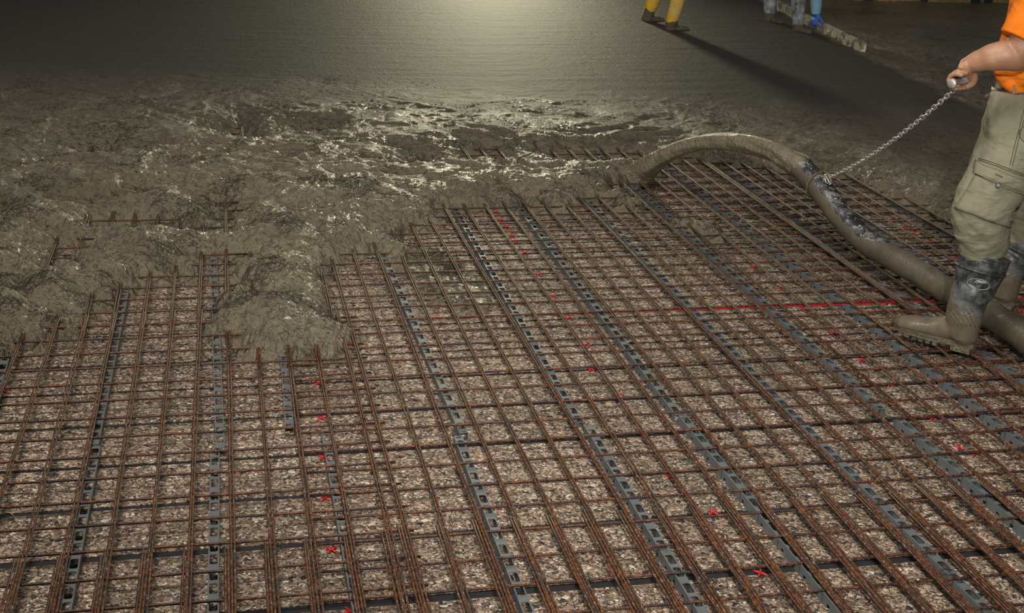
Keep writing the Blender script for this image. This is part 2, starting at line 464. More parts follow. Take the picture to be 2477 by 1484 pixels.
for cname, segs in STRIPS.items():
    for k, (p, r_) in enumerate(segs):
        A = G(*p, ZS); B = G(*r_, ZS); L = (B-A).length; SN += 1
        d = (B-A).normalized(); s = Vector((0, 0, 1)).cross(d)
        o = link('spacer_strip', strip_mesh(L, SN), MAT['plastic'], None, False)
        Mx = Matrix((d, s, d.cross(s))).transposed().to_4x4(); Mx.translation = A; o.matrix_world = Mx
        where = '' if len(segs) == 1 else (', the far piece' if k == 0 else (', the near piece' if k == len(segs)-1 else ', the middle piece'))
        tag(o, 'grey slotted plastic spacer strip under the mesh, %s column from the left%s' % (cname, where) if cname not in ('leftmost', 'rightmost')
            else 'grey slotted plastic spacer strip under the mesh, %s column%s' % (cname, where), 'spacer', 'slotted plastic spacer strips under the mesh')

# ------------------------------------------------------------------ red cross spacers in the floor joints
CR = {
 'far left': [(25, 878), (8, 945)],
 'left': [(755, 863), (770, 927), (778, 1012), (783, 1106), (787, 1205), (802, 1330), (845, 1478)],
 'middle': [(1200, 513), (1213, 533), (1226, 549), (1241, 571), (1247, 586), (1270, 611), (1303, 664), (1337, 716), (1376, 769), (1418, 834), (1431, 894),
            (1495, 957), (1556, 1053), (1620, 1153), (1725, 1240), (1838, 1386), (1162, 1197)],
 'right': [(1524, 384), (1591, 443), (1613, 457), (1619, 470), (1653, 490), (1672, 506), (1694, 523), (1751, 578), (1784, 602), (1825, 647), (1888, 697), (1947, 749),
           (2016, 805), (2084, 870), (2153, 932), (2255, 1012), (2320, 1083), (2358, 1097)],
 'far right': [(2120, 470), (2076, 484), (2098, 499), (2126, 517), (2150, 532), (2187, 551), (2213, 565), (2253, 587), (2310, 625), (2470, 755)],
}
def cross_mesh(seed):
    a = Acc(); rn = random.Random(seed); z = .0045
    b = rn.uniform(-.25, .25)
    for i in range(4):
        an = b+math.pi/4+i*math.pi/2+rn.uniform(-.16, .16); d = Vector((math.cos(an), math.sin(an), 0))
        p = Vector((0, 0, z)); L = .0185*rn.uniform(.85, 1.1)
        a.add(tube([p-d*.001, p+d*L*.5+Vector((0, 0, rn.uniform(0, .001))), p+d*L*.93, p+d*L], [.0029, .0023, .0023, .0012], 8))
    return mesh(a.V, a.F, 'cross')
for rname, pts in CR.items():
    pts = sorted(pts, key=lambda t: -t[1])
    for k, p in enumerate(pts):
        o = link('cross_spacer', cross_mesh(k*7+len(rname)), MAT['red']); o.location = G(p[0], p[1], .006) ; o.location.z = .001
        o.rotation_euler = (0, 0, TH)
        tag(o, 'small red plastic cross spacer on the floor, %s row, %s from the front' % (rname, ords[k]), 'tile spacer', 'red cross spacers in the floor joints')

# ------------------------------------------------------------------ cables threaded under the mesh
def cable(name, px, r, mat, label, z=.027, sag=.006, seed=1):
    rn = random.Random(seed)
    P = [G(x, y, z+rn.uniform(-sag, sag*.4)) for x, y in px]
    p = spline(P, None, 8); a = Acc().add(tube(p, r, 10))
    tag(a.build(name, mat), label, 'cable')
cable('cable', [(1035, 768), (1130, 768), (1195, 763), (1300, 761), (1400, 758), (1560, 752), (1700, 748), (1857, 742), (1990, 739), (2120, 734), (2225, 729), (2330, 725), (2440, 722), (2520, 722)],
      .0037, MAT['redc'], 'long red cable running across beneath the mesh', .0275, .002)
cable('cable', [(2150, 601), (2200, 602), (2260, 601), (2330, 599), (2420, 596), (2520, 594)], .0035, MAT['blue'], 'dark blue cable beneath the mesh, behind the hose', .022, .002)
cable('cable', [(2180, 636), (2230, 635), (2275, 631), (2330, 628), (2450, 625)], .003, MAT['white'], 'pale grey cable beneath the mesh, between hose and boots', .022, .002)
for (pts, lb) in (([(10, 1240), (25, 1242), (35, 1252), (40, 1264)], 'bent yellow straw on the floor at the left edge'),
                  ([(299, 1283), (303, 1290), (302, 1303)], 'short yellow straw on the floor among the left mesh bars')):
    P = [G(x, y, .004) for x, y in pts]
    tag(Acc().add(tube(spline(P, None, 4), .0012, 6)).build('straw', MAT['straw']), lb, 'straw')

# ------------------------------------------------------------------ wet concrete
# edge of the pour on the floor and the places where the mesh still shows
OUT = [(-900, 900), (-200, 880), (0, 852), (28, 835), (60, 808), (105, 826), (140, 782), (170, 800), (196, 762), (222, 728), (262, 712), (300, 684), (332, 690), (362, 660), (398, 664), (430, 640),
       (470, 652), (508, 640), (512, 700), (500, 742), (482, 760), (504, 806), (552, 806), (600, 836), (640, 846), (690, 846), (722, 858), (770, 842), (838, 852), (868, 812), (880, 790), (846, 768),
       (818, 742), (806, 690), (792, 655), (806, 632), (850, 604), (905, 588), (935, 612), (985, 636), (1020, 668), (1075, 706), (1150, 728), (1215, 706), (1195, 668), (1130, 628), (1060, 590), (1015, 582),
       (975, 572), (955, 556), (990, 540), (1038, 532), (1066, 510), (1088, 494), (1150, 492), (1200, 488), (1262, 492), (1290, 480), (1330, 492), (1376, 492), (1412, 474), (1440, 466), (1472, 470), (1500, 492), (1555, 500),
       (1560, 476), (1530, 462), (1490, 444), (1478, 430), (1520, 424), (1560, 424), (1590, 404), (1608, 386), (1660, 374), (1720, 380), (1790, 384), (1850, 398), (1900, 402), (1960, 396), (2010, 400), (2060, 418), (2100, 440), (2135, 462),
       (2180, 474), (2230, 492), (2270, 514), (2330, 548), (2400, 590), (2477, 610), (2700, 680), (3600, 900), (6000, 300)]
HOLES = [[(1105, 358), (1150, 346), (1238, 347), (1232, 372), (1190, 384), (1135, 384)],
         [(1262, 360), (1300, 350), (1345, 352), (1420, 346), (1490, 348), (1560, 362), (1604, 372), (1600, 392), (1560, 392), (1500, 384), (1440, 390), (1370, 386), (1320, 376)],
         [(1000, 376), (1040, 372), (1046, 384), (1008, 392)],
         [(505, 312), (560, 303), (600, 288), (612, 310), (604, 336), (566, 332), (545, 322)],
         [(692, 303), (740, 300), (815, 294), (820, 306), (790, 312), (760, 322), (700, 322)],
         [(150, 352), (240, 348), (330, 360), (250, 368)],
         [(760, 204), (795, 200), (795, 214), (770, 216)],
         [(222, 520), (250, 512), (400, 518), (450, 532), (545, 540), (540, 556), (450, 552), (396, 544), (300, 540), (240, 540)],
         [(118, 640), (135, 600), (148, 572), (215, 566), (212, 582), (170, 590), (152, 636)],
         [(528, 486), (545, 476), (575, 484), (560, 500), (556, 548), (536, 544)],
         [(470, 636), (484, 608), (540, 600), (606, 606), (608, 618), (560, 628), (520, 640)],
         [(484, 640), (556, 640), (562, 686), (600, 686), (596, 700), (556, 704), (520, 700)]]
ISL = [(1590, 524), (1625, 512), (1700, 520), (1742, 534), (1772, 548), (1752, 562), (1700, 560), (1640, 540)]
THIN = [(990, 600), (1030, 590), (1090, 608), (1160, 650), (1240, 700), (1220, 740), (1140, 745), (1050, 715), (985, 660)]
def poly(px): return np.array([[G(x, max(y, -380), .06).x, G(x, max(y, -380), .06).y] for x, y in px])
def sdf(X, Y, P):
    """negative inside"""
    d = np.full(X.shape, 1e9); ins = np.zeros(X.shape, bool); n = len(P)
    for i in range(n):
        ax_, ay_ = P[i]; bx, by = P[(i+1) % n]
        ex, ey = bx-ax_, by-ay_; wx, wy = X-ax_, Y-ay_
        t = np.clip((wx*ex+wy*ey)/(ex*ex+ey*ey+1e-12), 0, 1)
        d = np.minimum(d, (wx-ex*t)**2+(wy-ey*t)**2)
        c = ((ay_ > Y) != (by > Y)) & (X < (bx-ax_)*(Y-ay_)/(by-ay_+1e-12)+ax_)
        ins ^= c
    return np.where(ins, -1, 1)*np.sqrt(d)
outer = poly(OUT)[:-2]
outer = np.vstack([outer, [[7.5, 3.5], [14, 6], [14, 26], [-14, 26], [-9, 4.0]]])
LV0 = G(1880, 15, .11); LV1 = G(2095, 128, .11); LV2 = G(2400, 270, .11)
def concrete_h(X, Y):
    s = -sdf(X, Y, outer)
    for h in HOLES: s = np.minimum(s, sdf(X, Y, poly(h))+.012)
    isl = -sdf(X, Y, poly(ISL)); onisl = isl > s; s = np.maximum(s, isl)
    far = np.clip((Y-8.6)/5.0, 0, 1); right = np.clip((X-1.0)/1.8, 0, 1)*np.clip((Y-4.5)/1.5, 0, 1)
    calm = np.clip(1-np.maximum(far, right*.6), 0, 1)
    rag = fbm(X*9, Y*9, 4, .55)*.030+fbm(X*40, Y*40, 2)*.008
    sr = s+rag*(1+.5*calm)
    base = .082*(1-np.exp(-np.maximum(sr, 0)/.085))+np.minimum(sr, 0)*.9
    wx = fbm(X*1.5+9, Y*1.5, 3)*.35; wy = fbm(X*1.5, Y*1.5+30, 3)*.35
    b1 = 1-np.abs(perlin((X+wx)*1.5+3, (Y+wy)*2.3))*1.8
    b2 = 1-np.abs(perlin((X+wx)*4.2+8, (Y+wy)*5.6+3))*1.8
    b3 = fbm(X*13+wx*9, Y*15, 4, .55)
    amp = .25+.75*calm
    grow = np.clip(sr/.22, 0, 1)
    h = base+grow*amp*(.036*b1+.012*b2)+np.clip(sr/.05, 0, 1)*(.0040+.0040*calm)*b3*(1+.06*np.maximum(Y-6, 0))
    # long slow swells behind, where it has been raked
    h += grow*(1-calm)*(.012*fbm(X*1.2+wx, Y*2.6, 3)+.004*fbm(X*9+wx*5, Y*9, 3))
    LD = G(1540, 424, .08)
    h += grow*(.050*np.exp(-((X-LD.x)**2+((Y-LD.y)*.8)**2)/.012)+.03*np.exp(-((X-LD.x+.12)**2+(Y-LD.y)**2)/.03))
    h = np.where(onisl & (isl > -.05), np.minimum(h, .054+.006*b3), h)
    # a thin wash that ran out over the floor below the bars
    T = -sdf(X, Y, poly(THIN))
    h = np.where(T > -.05, np.minimum(h, .016+np.clip(-T, 0, .05)*1.8+.004*b3+.012*np.clip(fbm(X*7, Y*7, 2)-.25, 0, 1)), h)
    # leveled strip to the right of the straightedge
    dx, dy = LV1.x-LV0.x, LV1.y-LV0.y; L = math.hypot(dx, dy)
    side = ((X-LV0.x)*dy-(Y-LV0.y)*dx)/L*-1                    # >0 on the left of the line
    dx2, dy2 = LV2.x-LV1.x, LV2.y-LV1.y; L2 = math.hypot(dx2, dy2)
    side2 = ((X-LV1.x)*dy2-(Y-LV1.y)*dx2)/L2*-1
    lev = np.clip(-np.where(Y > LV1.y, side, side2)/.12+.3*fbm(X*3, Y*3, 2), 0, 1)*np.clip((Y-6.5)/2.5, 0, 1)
    flat = .112+.0025*fbm(X*1.2+Y*.8, Y*7-X*2, 3)
    h = h*(1-lev)+flat*lev
    return h, sr, lev, calm
NR, NC = 1250, 1060
yy = 2.95*np.exp(np.linspace(0, math.log(21/2.95), NR)); tt = np.linspace(-.54, .60, NC)
YY, TT = np.meshgrid(yy, tt, indexing='ij'); XX = YY*TT+np.where(YY > 0, 0, 0)
H, SR, LEV, CALM = concrete_h(XX, YY)
keep = H > -.028
idx = np.arange(NR*NC).reshape(NR, NC)
kq = keep[:-1, :-1] | keep[1:, :-1] | keep[:-1, 1:] | keep[1:, 1:]
quads = np.stack([idx[:-1, :-1], idx[:-1, 1:], idx[1:, 1:], idx[1:, :-1]], -1)[kq]
used = np.zeros(NR*NC, bool); used[quads.ravel()] = True
remap = np.cumsum(used)-1
co = np.stack([XX.ravel(), YY.ravel(), H.ravel()], -1)[used].astype(np.float32); quads = remap[quads].astype(np.int32)
me = bpy.data.meshes.new('concrete'); me.vertices.add(len(co)); me.vertices.foreach_set('co', co.ravel())
me.loops.add(len(quads)*4); me.loops.foreach_set('vertex_index', quads.ravel())
me.polygons.add(len(quads)); me.polygons.foreach_set('loop_start', np.arange(0, len(quads)*4, 4, dtype=np.int32))
me.polygons.foreach_set('use_smooth', np.ones(len(quads), bool)); me.update(calc_edges=True)
at = me.attributes.new('trowel_shade', 'FLOAT', 'POINT'); at.data.foreach_set('value', LEV.ravel()[used].astype(np.float32))
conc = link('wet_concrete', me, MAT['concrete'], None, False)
tag(conc, 'grey-brown wet fibre concrete poured over the mesh', 'concrete', None, 'stuff')

# steel fibres standing out of the concrete
def fibres():
    rn = np.random.RandomState(11); N = 1500000
    Y = 3.1*np.exp(rn.rand(N)*math.log(10.5/3.1)); X = Y*(rn.rand(N)*.98-.46)
    patch = fbm(X*2.6+50, Y*3.2+7, 5, .62); pre = np.clip((patch-.20)*4.5, 0, 1)
    k_ = rn.rand(N) < .10+.9*pre; X, Y = X[k_], Y[k_]
    h, sr, lev, calm = concrete_h(X, Y); e = .012
    hy = (concrete_h(X, Y+e)[0]-h)/e; hx = (concrete_h(X+e, Y)[0]-h)/e
    patch = np.clip((fbm(X*2.6+50, Y*3.2+7, 5, .72)-.16)*3.0, 0, 1)
    front = np.clip(hy*1.3, 0, 1.2)                     # faces turned to the viewer
    edge = np.exp(-np.abs(sr-.03)/.05)
    prob = (patch*.34+(front*.55+edge*.55+.035)/(.10+.9*patch)*.35)*(.06+.94*calm**1.5)*(1-lev)
    ok = (sr > -.005) & (h > .008) & (rn.rand(len(X)) < prob*.8)
    X, Y, h, hx, hy = X[ok], Y[ok], h[ok], hx[ok], hy[ok]; n = len(X)
    a = rn.rand(n)*2*np.pi; L = .010+.017*rn.rand(n); up = rn.rand(n)**2*.8+.02; curl = (rn.rand(n)-.5)*1.6
    S = 4; pts = np.zeros((n, S, 3))
    for k in range(S):
        t = (k/(S-1)-.25)*L; aa = a+curl*k/(S-1)
        pts[:, k, 0] = X+np.cos(aa)*t; pts[:, k, 1] = Y+np.sin(aa)*t
        pts[:, k, 2] = h+hx*np.cos(aa)*t+hy*np.sin(aa)*t+up*np.maximum(t, 0)*.75+.0008-np.maximum(-t, 0)*.3
    r = .00026+.00022*rn.rand(n)+.00006*Y
    V = np.zeros((n, S, 3, 3)); nx, ny = -np.sin(a), np.cos(a)
    off = [(1, 0), (-1, 0), (0, 1.4)]
    for j, (o1, o2) in enumerate(off):
        V[:, :, j, 0] = pts[:, :, 0]+(nx*r*o1)[:, None]; V[:, :, j, 1] = pts[:, :, 1]+(ny*r*o1)[:, None]; V[:, :, j, 2] = pts[:, :, 2]+(r*o2)[:, None]
    V = V.reshape(-1, 3)
    base = (np.arange(n)*S*3)[:, None, None]
    q_ = []
    for k in range(S-1):
        for j in range(3):
            j2 = (j+1) % 3; q_.append([k*3+j, k*3+j2, (k+1)*3+j2, (k+1)*3+j])
    Q = (np.array(q_)[None]+base).reshape(-1, 4).astype(np.int32)
    m_ = bpy.data.meshes.new('fibres'); m_.vertices.add(len(V)); m_.vertices.foreach_set('co', V.astype(np.float32).ravel())
    m_.loops.add(len(Q)*4); m_.loops.foreach_set('vertex_index', Q.ravel())
    m_.polygons.add(len(Q)); m_.polygons.foreach_set('loop_start', np.arange(0, len(Q)*4, 4, dtype=np.int32)); m_.update(calc_edges=True)
    o = link('fibres', m_, MAT['fibre'], None, False)
    tag(o, 'dark hair-like steel fibres sticking out of the wet concrete', 'fibres', None, 'stuff')
    print('fibres', n)
fibres()
#REST
# ------------------------------------------------------------------ surface projection helpers
from mathutils.bvhtree import BVHTree
def bvh(o):
    dg = bpy.context.evaluated_depsgraph_get(); dg.update()
    e = o.evaluated_get(dg); m_ = e.to_mesh(); mw = o.matrix_world
    t = BVHTree.FromPolygons([mw @ v.co for v in m_.vertices], [tuple(p.vertices) for p in m_.polygons]); e.to_mesh_clear(); return t
def cast(t, x, y, off=.001):
    d = ray(x, y).normalized(); hit = t.ray_cast(Vector((0, 0, CAMZ)), d)
    if hit[0] is None: hit = t.find_nearest(Vector((0, 0, CAMZ))+d*4.85)
    n = hit[1]
    if n.dot(d) > 0: n = -n
    return hit[0]+n*off
def stroke(t, px, r, off=.0005, sub=5, closed=False, n=6):
    pts = [Vector((a, b, 0)) for a, b in px]
    if closed: pts = pts+[pts[0]]
    p = spline(pts, None, sub) if len(pts) > 2 else [pts[0].lerp(pts[-1], i/8) for i in range(9)]
    return tube([cast(t, q_.x, q_.y, off) for q_ in p], r, n)
def patch(t, c, n, m, off, thick, bulge=0):
    """c: four corners in order; returns a slab that hugs the surface"""
    V = []
    for layer in (off-thick, off):
        for i in range(n+1):
            for j in range(m+1):
                a, b = i/n, j/m
                x = (c[0][0]*(1-a)+c[1][0]*a)*(1-b)+(c[3][0]*(1-a)+c[2][0]*a)*b
                y = (c[0][1]*(1-a)+c[1][1]*a)*(1-b)+(c[3][1]*(1-a)+c[2][1]*a)*b
                bb = bulge*math.sin(math.pi*a)*math.sin(math.pi*b) if layer == off else 0
                V.append(cast(t, x, y, layer+bb))
    w_ = m+1; o = (n+1)*w_; F_ = []
    for i in range(n):
        for j in range(m):
            k = i*w_+j; F_ += [(k+o, k+1+o, k+w_+1+o, k+w_+o), (k, k+w_, k+w_+1, k+1)]
    for i in range(n):
        for k, s_ in ((i*w_, 1), (i*w_+m, -1)): F_.append((k, k+o, k+w_+o, k+w_)[::s_])
    for j in range(m):
        for k, s_ in ((j, -1), (n*w_+j, 1)): F_.append((k, k+o, k+1+o, k+1)[::s_])
    return V, F_

# ------------------------------------------------------------------ more materials
def mat_skin(name='skin', mult=1.):
    m = M(name); c = m.coord()
    col = m.ramp(m.noise(c, 18, 4, .6), [(.3, (.29*mult, .145*mult, .080*mult)), (.7, (.42*mult, .225*mult, .135*mult))])
    return m.out(col, .5, m.bump(m.noise(c, 180, 3), .25, .002), Subsurface_Weight=.05)
def mat_cloth(name, col, fold=9, weave=600, dirt=.35, dirtcol=(.2, .16, .11)):
    m = M(name); c = m.coord()
    d = m.ramp(m.noise(c, 7, 5, .65), [(.42, 0.), (.75, dirt)])
    base = m.ramp(m.noise(c, 26, 4, .6), [(.3, tuple(x*.86 for x in col)), (.7, tuple(min(1, x*1.1) for x in col))])
    cs = m.coord('Object', (1, 1, 2.2))
    nb = m.bump(m.noise(cs, fold, 3, .5, .6), .55, .02)
    nb = m.bump(m.noise(c, weave, 2), .25, .0012, nb)
    return m.out(m.mix(d, base, dirtcol), .85, nb, Specular_IOR_Level=.2)
def mat_boot():
    m = M('mudded_rubber'); c = m.coord('Object')
    z = m.n('ShaderNodeSeparateXYZ', {'Vector': c})
    lim = m.math('ADD', z.outputs[2], m.math('MULTIPLY', m.math('SUBTRACT', m.noise(c, 14, 4, .6), .5), .10))
    lim = m.math('ADD', lim, m.math('MULTIPLY', z.outputs[0], -.75))
    f = m.ramp(lim, [(.125, 1.), (.131, 0.)])                       # 1 = mud
    f2 = m.ramp(lim, [(.160, 1.), (.178, 0.)])                      # dried splash above it
    mud = m.ramp(m.noise(c, 30, 4), [(.3, (.115, .092, .062)), (.7, (.165, .135, .092))])
    dust = m.ramp(m.noise(c, 28, 6, .7), [(.42, 0.), (.75, .5)])
    rub = m.mix(dust, (.018, .022, .021), (.30, .30, .29))
    dry = m.mix(f2, rub, m.ramp(m.noise(c, 60, 3), [(.3, (.10, .10, .095)), (.7, (.17, .165, .155))]))
    nb = m.bump(m.noise(c, 120, 3), .3, .002)
    nb = m.bump(f, .5, .004, nb)
    return m.out(m.mix(f, dry, mud), m.mix(f, (.42, .42, .42), (.28, .28, .28)), nb)
def mat_hose():
    m = M('mudded_hose'); c = m.coord()
    cl = m.n('ShaderNodeAttribute', attribute_name='clean').outputs['Fac']
    f = m.math('ADD', cl, m.math('MULTIPLY', m.math('SUBTRACT', m.noise(c, 16, 5, .65), .5), .75))
    f = m.ramp(f, [(.5, 0.), (.515, 1.)])
    mud = m.ramp(m.noise(c, 9, 6, .6), [(.3, (.070, .058, .037)), (.7, (.125, .104, .070))])
    spots = m.ramp(m.noise(c, 75, 4, .6), [(.62, 0.), (.64, 1.)])
    smear = m.ramp(m.noise(c, 11, 6, .72), [(.50, 0.), (.62, 1.)])
    rub = m.mix(smear, (.013, .014, .017), (.20, .185, .17))
    rub = m.mix(spots, rub, (.40, .38, .35))
    dk = m.ramp(m.noise(c, 7, 5, .7), [(.55, 0.), (.72, .6)])
    mud = m.mix(dk, mud, (.045, .038, .028))
    nb = m.bump(m.math('SUBTRACT', m.noise(c, 70, 4, .6), m.math('MULTIPLY', f, .8)), .5, .005)
    return m.out(m.mix(f, mud, rub), m.ramp(m.noise(c, 20, 3), [(.35, .32), (.65, .6)]), nb)
MAT['skin'] = mat_skin(); MAT['skin_dark'] = mat_skin('brown_skin', .5)
MAT['khaki'] = mat_cloth('khaki_cotton', (.235, .225, .150), 10)
MAT['orange'] = mat_cloth('orange_jersey', (.76, .185, .011), 8, 500, .15, (.5, .12, .01))
MAT['darkcloth'] = mat_cloth('dark_cloth', (.06, .07, .1), 9)
MAT['yellow'] = mat_cloth('yellow_oilskin', (.90, .56, .045), 12, 300, .8, (.62, .54, .42))
MAT['dustrub'] = plain('dusty_rubber', (.33, .35, .36), .5, 0, .75, 16)
MAT['mud'] = mat_concrete('boot_mud', mult=.85)
MAT['boot'] = mat_boot(); MAT['hose'] = mat_hose()
MAT['leather'] = plain('brown_leather', (.055, .022, .018), .45)
MAT['steel'] = plain('galvanised_steel', (.52, .50, .48), .38, .55, .18, 60)
MAT['print'] = plain('pale_print', (.42, .44, .44), .5)
MAT['glove'] = plain('blue_glove', (.07, .22, .75), .45); MAT['cuff'] = plain('light_blue_cuff', (.38, .70, .92), .5, 0, .15)
MAT['hair'] = plain('hair', (.04, .025, .015), .6)
MAT['eye'] = plain('eye', (.03, .02, .02), .2)
MAT['button'] = plain('button', (.05, .055, .065), .4)
MAT['thread'] = plain('dark_thread', (.07, .062, .04), .8)
MAT['board'] = None
m = M('cement_smeared_board'); c = m.coord()
MAT['board'] = m.out(m.mix(m.ramp(m.noise(c, 9, 5, .6), [(.50, 0.), (.55, 1.)]), (.80, .74, .52), (.30, .26, .18)), .6, m.bump(m.noise(c, 80, 4), .6, .004))
MAT['wallboard'] = plain('tan_board', (.42, .29, .15), .7); MAT['post'] = plain('dark_post', (.03, .04, .06), .6)

# ------------------------------------------------------------------ concrete hose, its stream and the chain
PA = G(2290, 705, .10); PB = G(1562, 414, .10)
hp = [G(2700, 985, .10)+Vector((1.5, -2.6, 0)), G(2700, 985, .10)+Vector((.55, -1.1, 0)), G(2700, 985, .10), G(2580, 895, .10), G(2477, 815, .10), G(2400, 764, .10), G(2290, 702, .105)]+[VP(x, y, PA, PB) for x, y in ((2200, 647), (2100, 588), (2040, 530), (1990, 464), (1948, 416), (1934, 402))]
hp = spline(hp, None, 10)
hr = [.0525+.0012*math.sin(i*.9)+.0008*math.sin(i*2.3) for i in range(len(hp))]; hr[-1] = .051
hv, hf = tube(hp, hr, 36)
hm = mesh(hv, hf, 'hose'); at = hm.attributes.new('clean', 'FLOAT', 'POINT')
vals = []
nn = len(hp)
for i in range(nn):
    s_ = i/(nn-1)
    along = max(0., min(1., (s_-.615)/.04))*max(0., min(1., (.987-s_)/.025))
    for k in range(36):
        a = 2*math.pi*k/36; up = math.sin(a)*.75+math.cos(a)*.66
        vals.append(along*(.5+.75*(up+.10)))
at.data.foreach_set('value', vals)
hose = link('hose', hm, MAT['hose']); tag(hose, 'thick mud-coated rubber concrete hose lying across the mesh, its end lifted by the chain', 'hose')
# stream of concrete leaving the hose in an arc
sp = [VP(x, y, PA, PB) for x, y in ((1944, 412), (1932, 400), (1905, 384), (1868, 364), (1800, 346), (1722, 343), (1655, 357), (1604, 380), (1566, 406), (1545, 428))]
sp, sr_ = spline(sp, [.046, .0545, .0500, .0455, .0420, .0385, .0375, .044, .060, .075], 9)
V_, F_ = tube(sp, sr_, 40)
rn = random.Random(2); k40 = [rn.uniform(0, 6.28) for _ in range(6)]
for i in range(len(sp)):
    for k in range(40):
        j = i*40+k; a = 2*math.pi*k/40; c_ = sp[i]; d_ = V_[j]-c_
        d_ *= 1+.07*math.sin(3*a+k40[0]+i*.05)+.035*math.sin(7*a+k40[1]+i*.08)+.022*math.sin(i*.55+2*a+k40[2])+.03*math.sin(i*.31+a*5)
        V_[j] = c_+d_
st_ = Acc(); st_.add((V_, F_))
tag(st_.build('concrete_stream', MAT['stream']), 'thick arc of wet concrete gushing from the hose end', 'concrete')

# hand grip of the chain
HS = W(2301, 203, 4.39); HE = W(2353, 187, 4.485); ga = (HE-HS).normalized(); HE = HS+ga*.125
HM = HS+ga*.062
chain = empty('chain', VP(1990, 450, PA, PB)); tag(chain, 'thin galvanised steel chain from the worker\'s hand to the hose', 'chain')
cinv = -chain.location
a = Acc(); p_ = [HS, HS+ga*.003, HS+ga*.010, HS+ga*.012, HS+ga*.113, HS+ga*.115, HS+ga*.122, HE]
a.add(tube(p_, [.0145, .0165, .0165, .0125, .0125, .0165, .0165, .0145], 20))
o = a.build('handle', MAT['steel']); o.parent = chain; o.location = cinv
c0 = HM+Vector((-.012, -.004, -.022)); c1 = VP(1992, 441, PA, PB)+Vector((.012, -.035, .03))
def link_mesh():
    pts = []; n = 20; Lh, Wd = .0155, .0072
    for k in range(n):
        t = 2*math.pi*k/n
        pts.append(Vector(((Lh if math.cos(t) > 0 else -Lh)*.55+math.cos(t)*(Wd*1.15), math.sin(t)*Wd, 0)))
    pts.append(pts[0]); pts.append(pts[1])
    V, F__ = tube(pts, .0023, 8, False); return mesh(V, F__, 'link')
lm = link_mesh(); NL = int((c1-c0).length/.0258)
for i in range(NL+1):
    t = i/NL; p = c0.lerp(c1, t)+Vector((0, 0, -.035*4*t*(1-t)))
    t2 = min(1, t+.01); t1 = max(0, t-.01)
    d = ((c0.lerp(c1, t2)+Vector((0, 0, -.14*t2*(1-t2))))-(c0.lerp(c1, t1)+Vector((0, 0, -.14*t1*(1-t1))))).normalized()
    s_ = d.cross(Vector((0, 0, 1))).normalized(); u_ = s_.cross(d); an = (i % 2)*math.pi/2+.5+.25*math.sin(i*1.3)
    b_ = s_*math.cos(an)+u_*math.sin(an); n_ = d.cross(b_)
    o = bpy.data.objects.new('link', lm); COL.objects.link(o)
    if i == 0: lm.materials.append(MAT['steel']); [setattr(q_, 'use_smooth', True) for q_ in lm.polygons]
    Mx = Matrix((d, b_, n_)).transposed().to_4x4(); Mx.translation = p+cinv; o.matrix_world = Mx; o.parent = chain
# loop round the hose
def hose_at(px): 
    T = VP(px[0], px[1], PA, PB); i = min(range(nn), key=lambda k: (hp[k]-T).length); return i
i0 = hose_at((1975, 452)); hd = (hp[min(i0+2, nn-1)]-hp[i0-2]).normalized(); hs_ = hd.cross(Vector((0, 0, 1))).normalized(); hu = hs_.cross(hd)
a = Acc()
for k in range(2):
    pts = []
    for q_ in range(41):
        t = 2*math.pi*q_/40
        rr_ = .056+.0035*math.sin(t*14+k*math.pi)
        pts.append(hp[i0]+hs_*math.cos(t)*rr_+hu*math.sin(t)*rr_+hd*(.005*math.cos(t*14+k*math.pi)+.018*math.sin(t)))
    a.add(tube(pts, .0042, 8, False))
o = a.build('loop', MAT['hose']); o.parent = chain; o.location = cinv
a = Acc(); rn = random.Random(5)
for k in range(5):
    pts = [c1+Vector((rn.uniform(-.022, .016), rn.uniform(-.02, .02), rn.uniform(-.028, .014))) for _ in range(4)]
    a.add(tube(spline(pts, None, 5), .003, 8))
o = a.build('knot', MAT['steel']); o.parent = chain; o.location = cinv

# ------------------------------------------------------------------ people
def head(acc, c, f, s=1.):
    """c centre, f facing (unit, level); one skin surface with nose, ears, brow and jaw"""
    f = Vector((f[0], f[1], 0)).normalized(); sd = Vector((-f.y, f.x, 0)); Mx = Matrix((f, sd, Vector((0, 0, 1)))).transposed()
    L = lambda x, y, z: Vector(c)+Mx @ Vector((x, y, z))*s
    acc.ball(L(-.01, 0, .03), (.098*s, .078*s, .092*s), M=Mx)
    acc.ball(L(.018, 0, -.035), (.074*s, .062*s, .082*s), M=Mx)
    acc.limb([L(.085, 0, .022), L(.106, 0, -.012), L(.092, 0, -.028)], [.010*s, .015*s, .012*s], 3, 10)
    acc.limb([L(.082, -.030, -.056), L(.090, 0, -.053), L(.082, .030, -.056)], [.007*s, .010*s, .007*s], 3, 8)
    acc.limb([L(.078, -.04, .034), L(.089, 0, .03), L(.078, .04, .034)], [.009*s, .009*s, .009*s], 3, 8)
    for q_ in (-1, 1): acc.ball(L(-.005, q_*.079, -.005), (.02*s, .010*s, .032*s), M=Mx)
    acc.limb([L(-.02, 0, -.06), L(-.035, 0, -.15)], [.056*s, .062*s], 3, 16)
    return L, Mx
def head_extras(L, Mx, parent, s=1.):
    a = Acc(); a.ball(L(-.022, 0, .048), (.100*s, .086*s, .092*s), M=Mx); a.ball(L(-.05, 0, .0), (.074*s, .082*s, .085*s), M=Mx)
    a.build('hair', MAT['hair'], None, True, .006).parent = parent
    a = Acc()
    for q_ in (-1, 1): a.ball(L(.083, q_*.029, .012), (.011*s, .014*s, .008*s), M=Mx)
    a.build('eyes', MAT['eye']).parent = parent
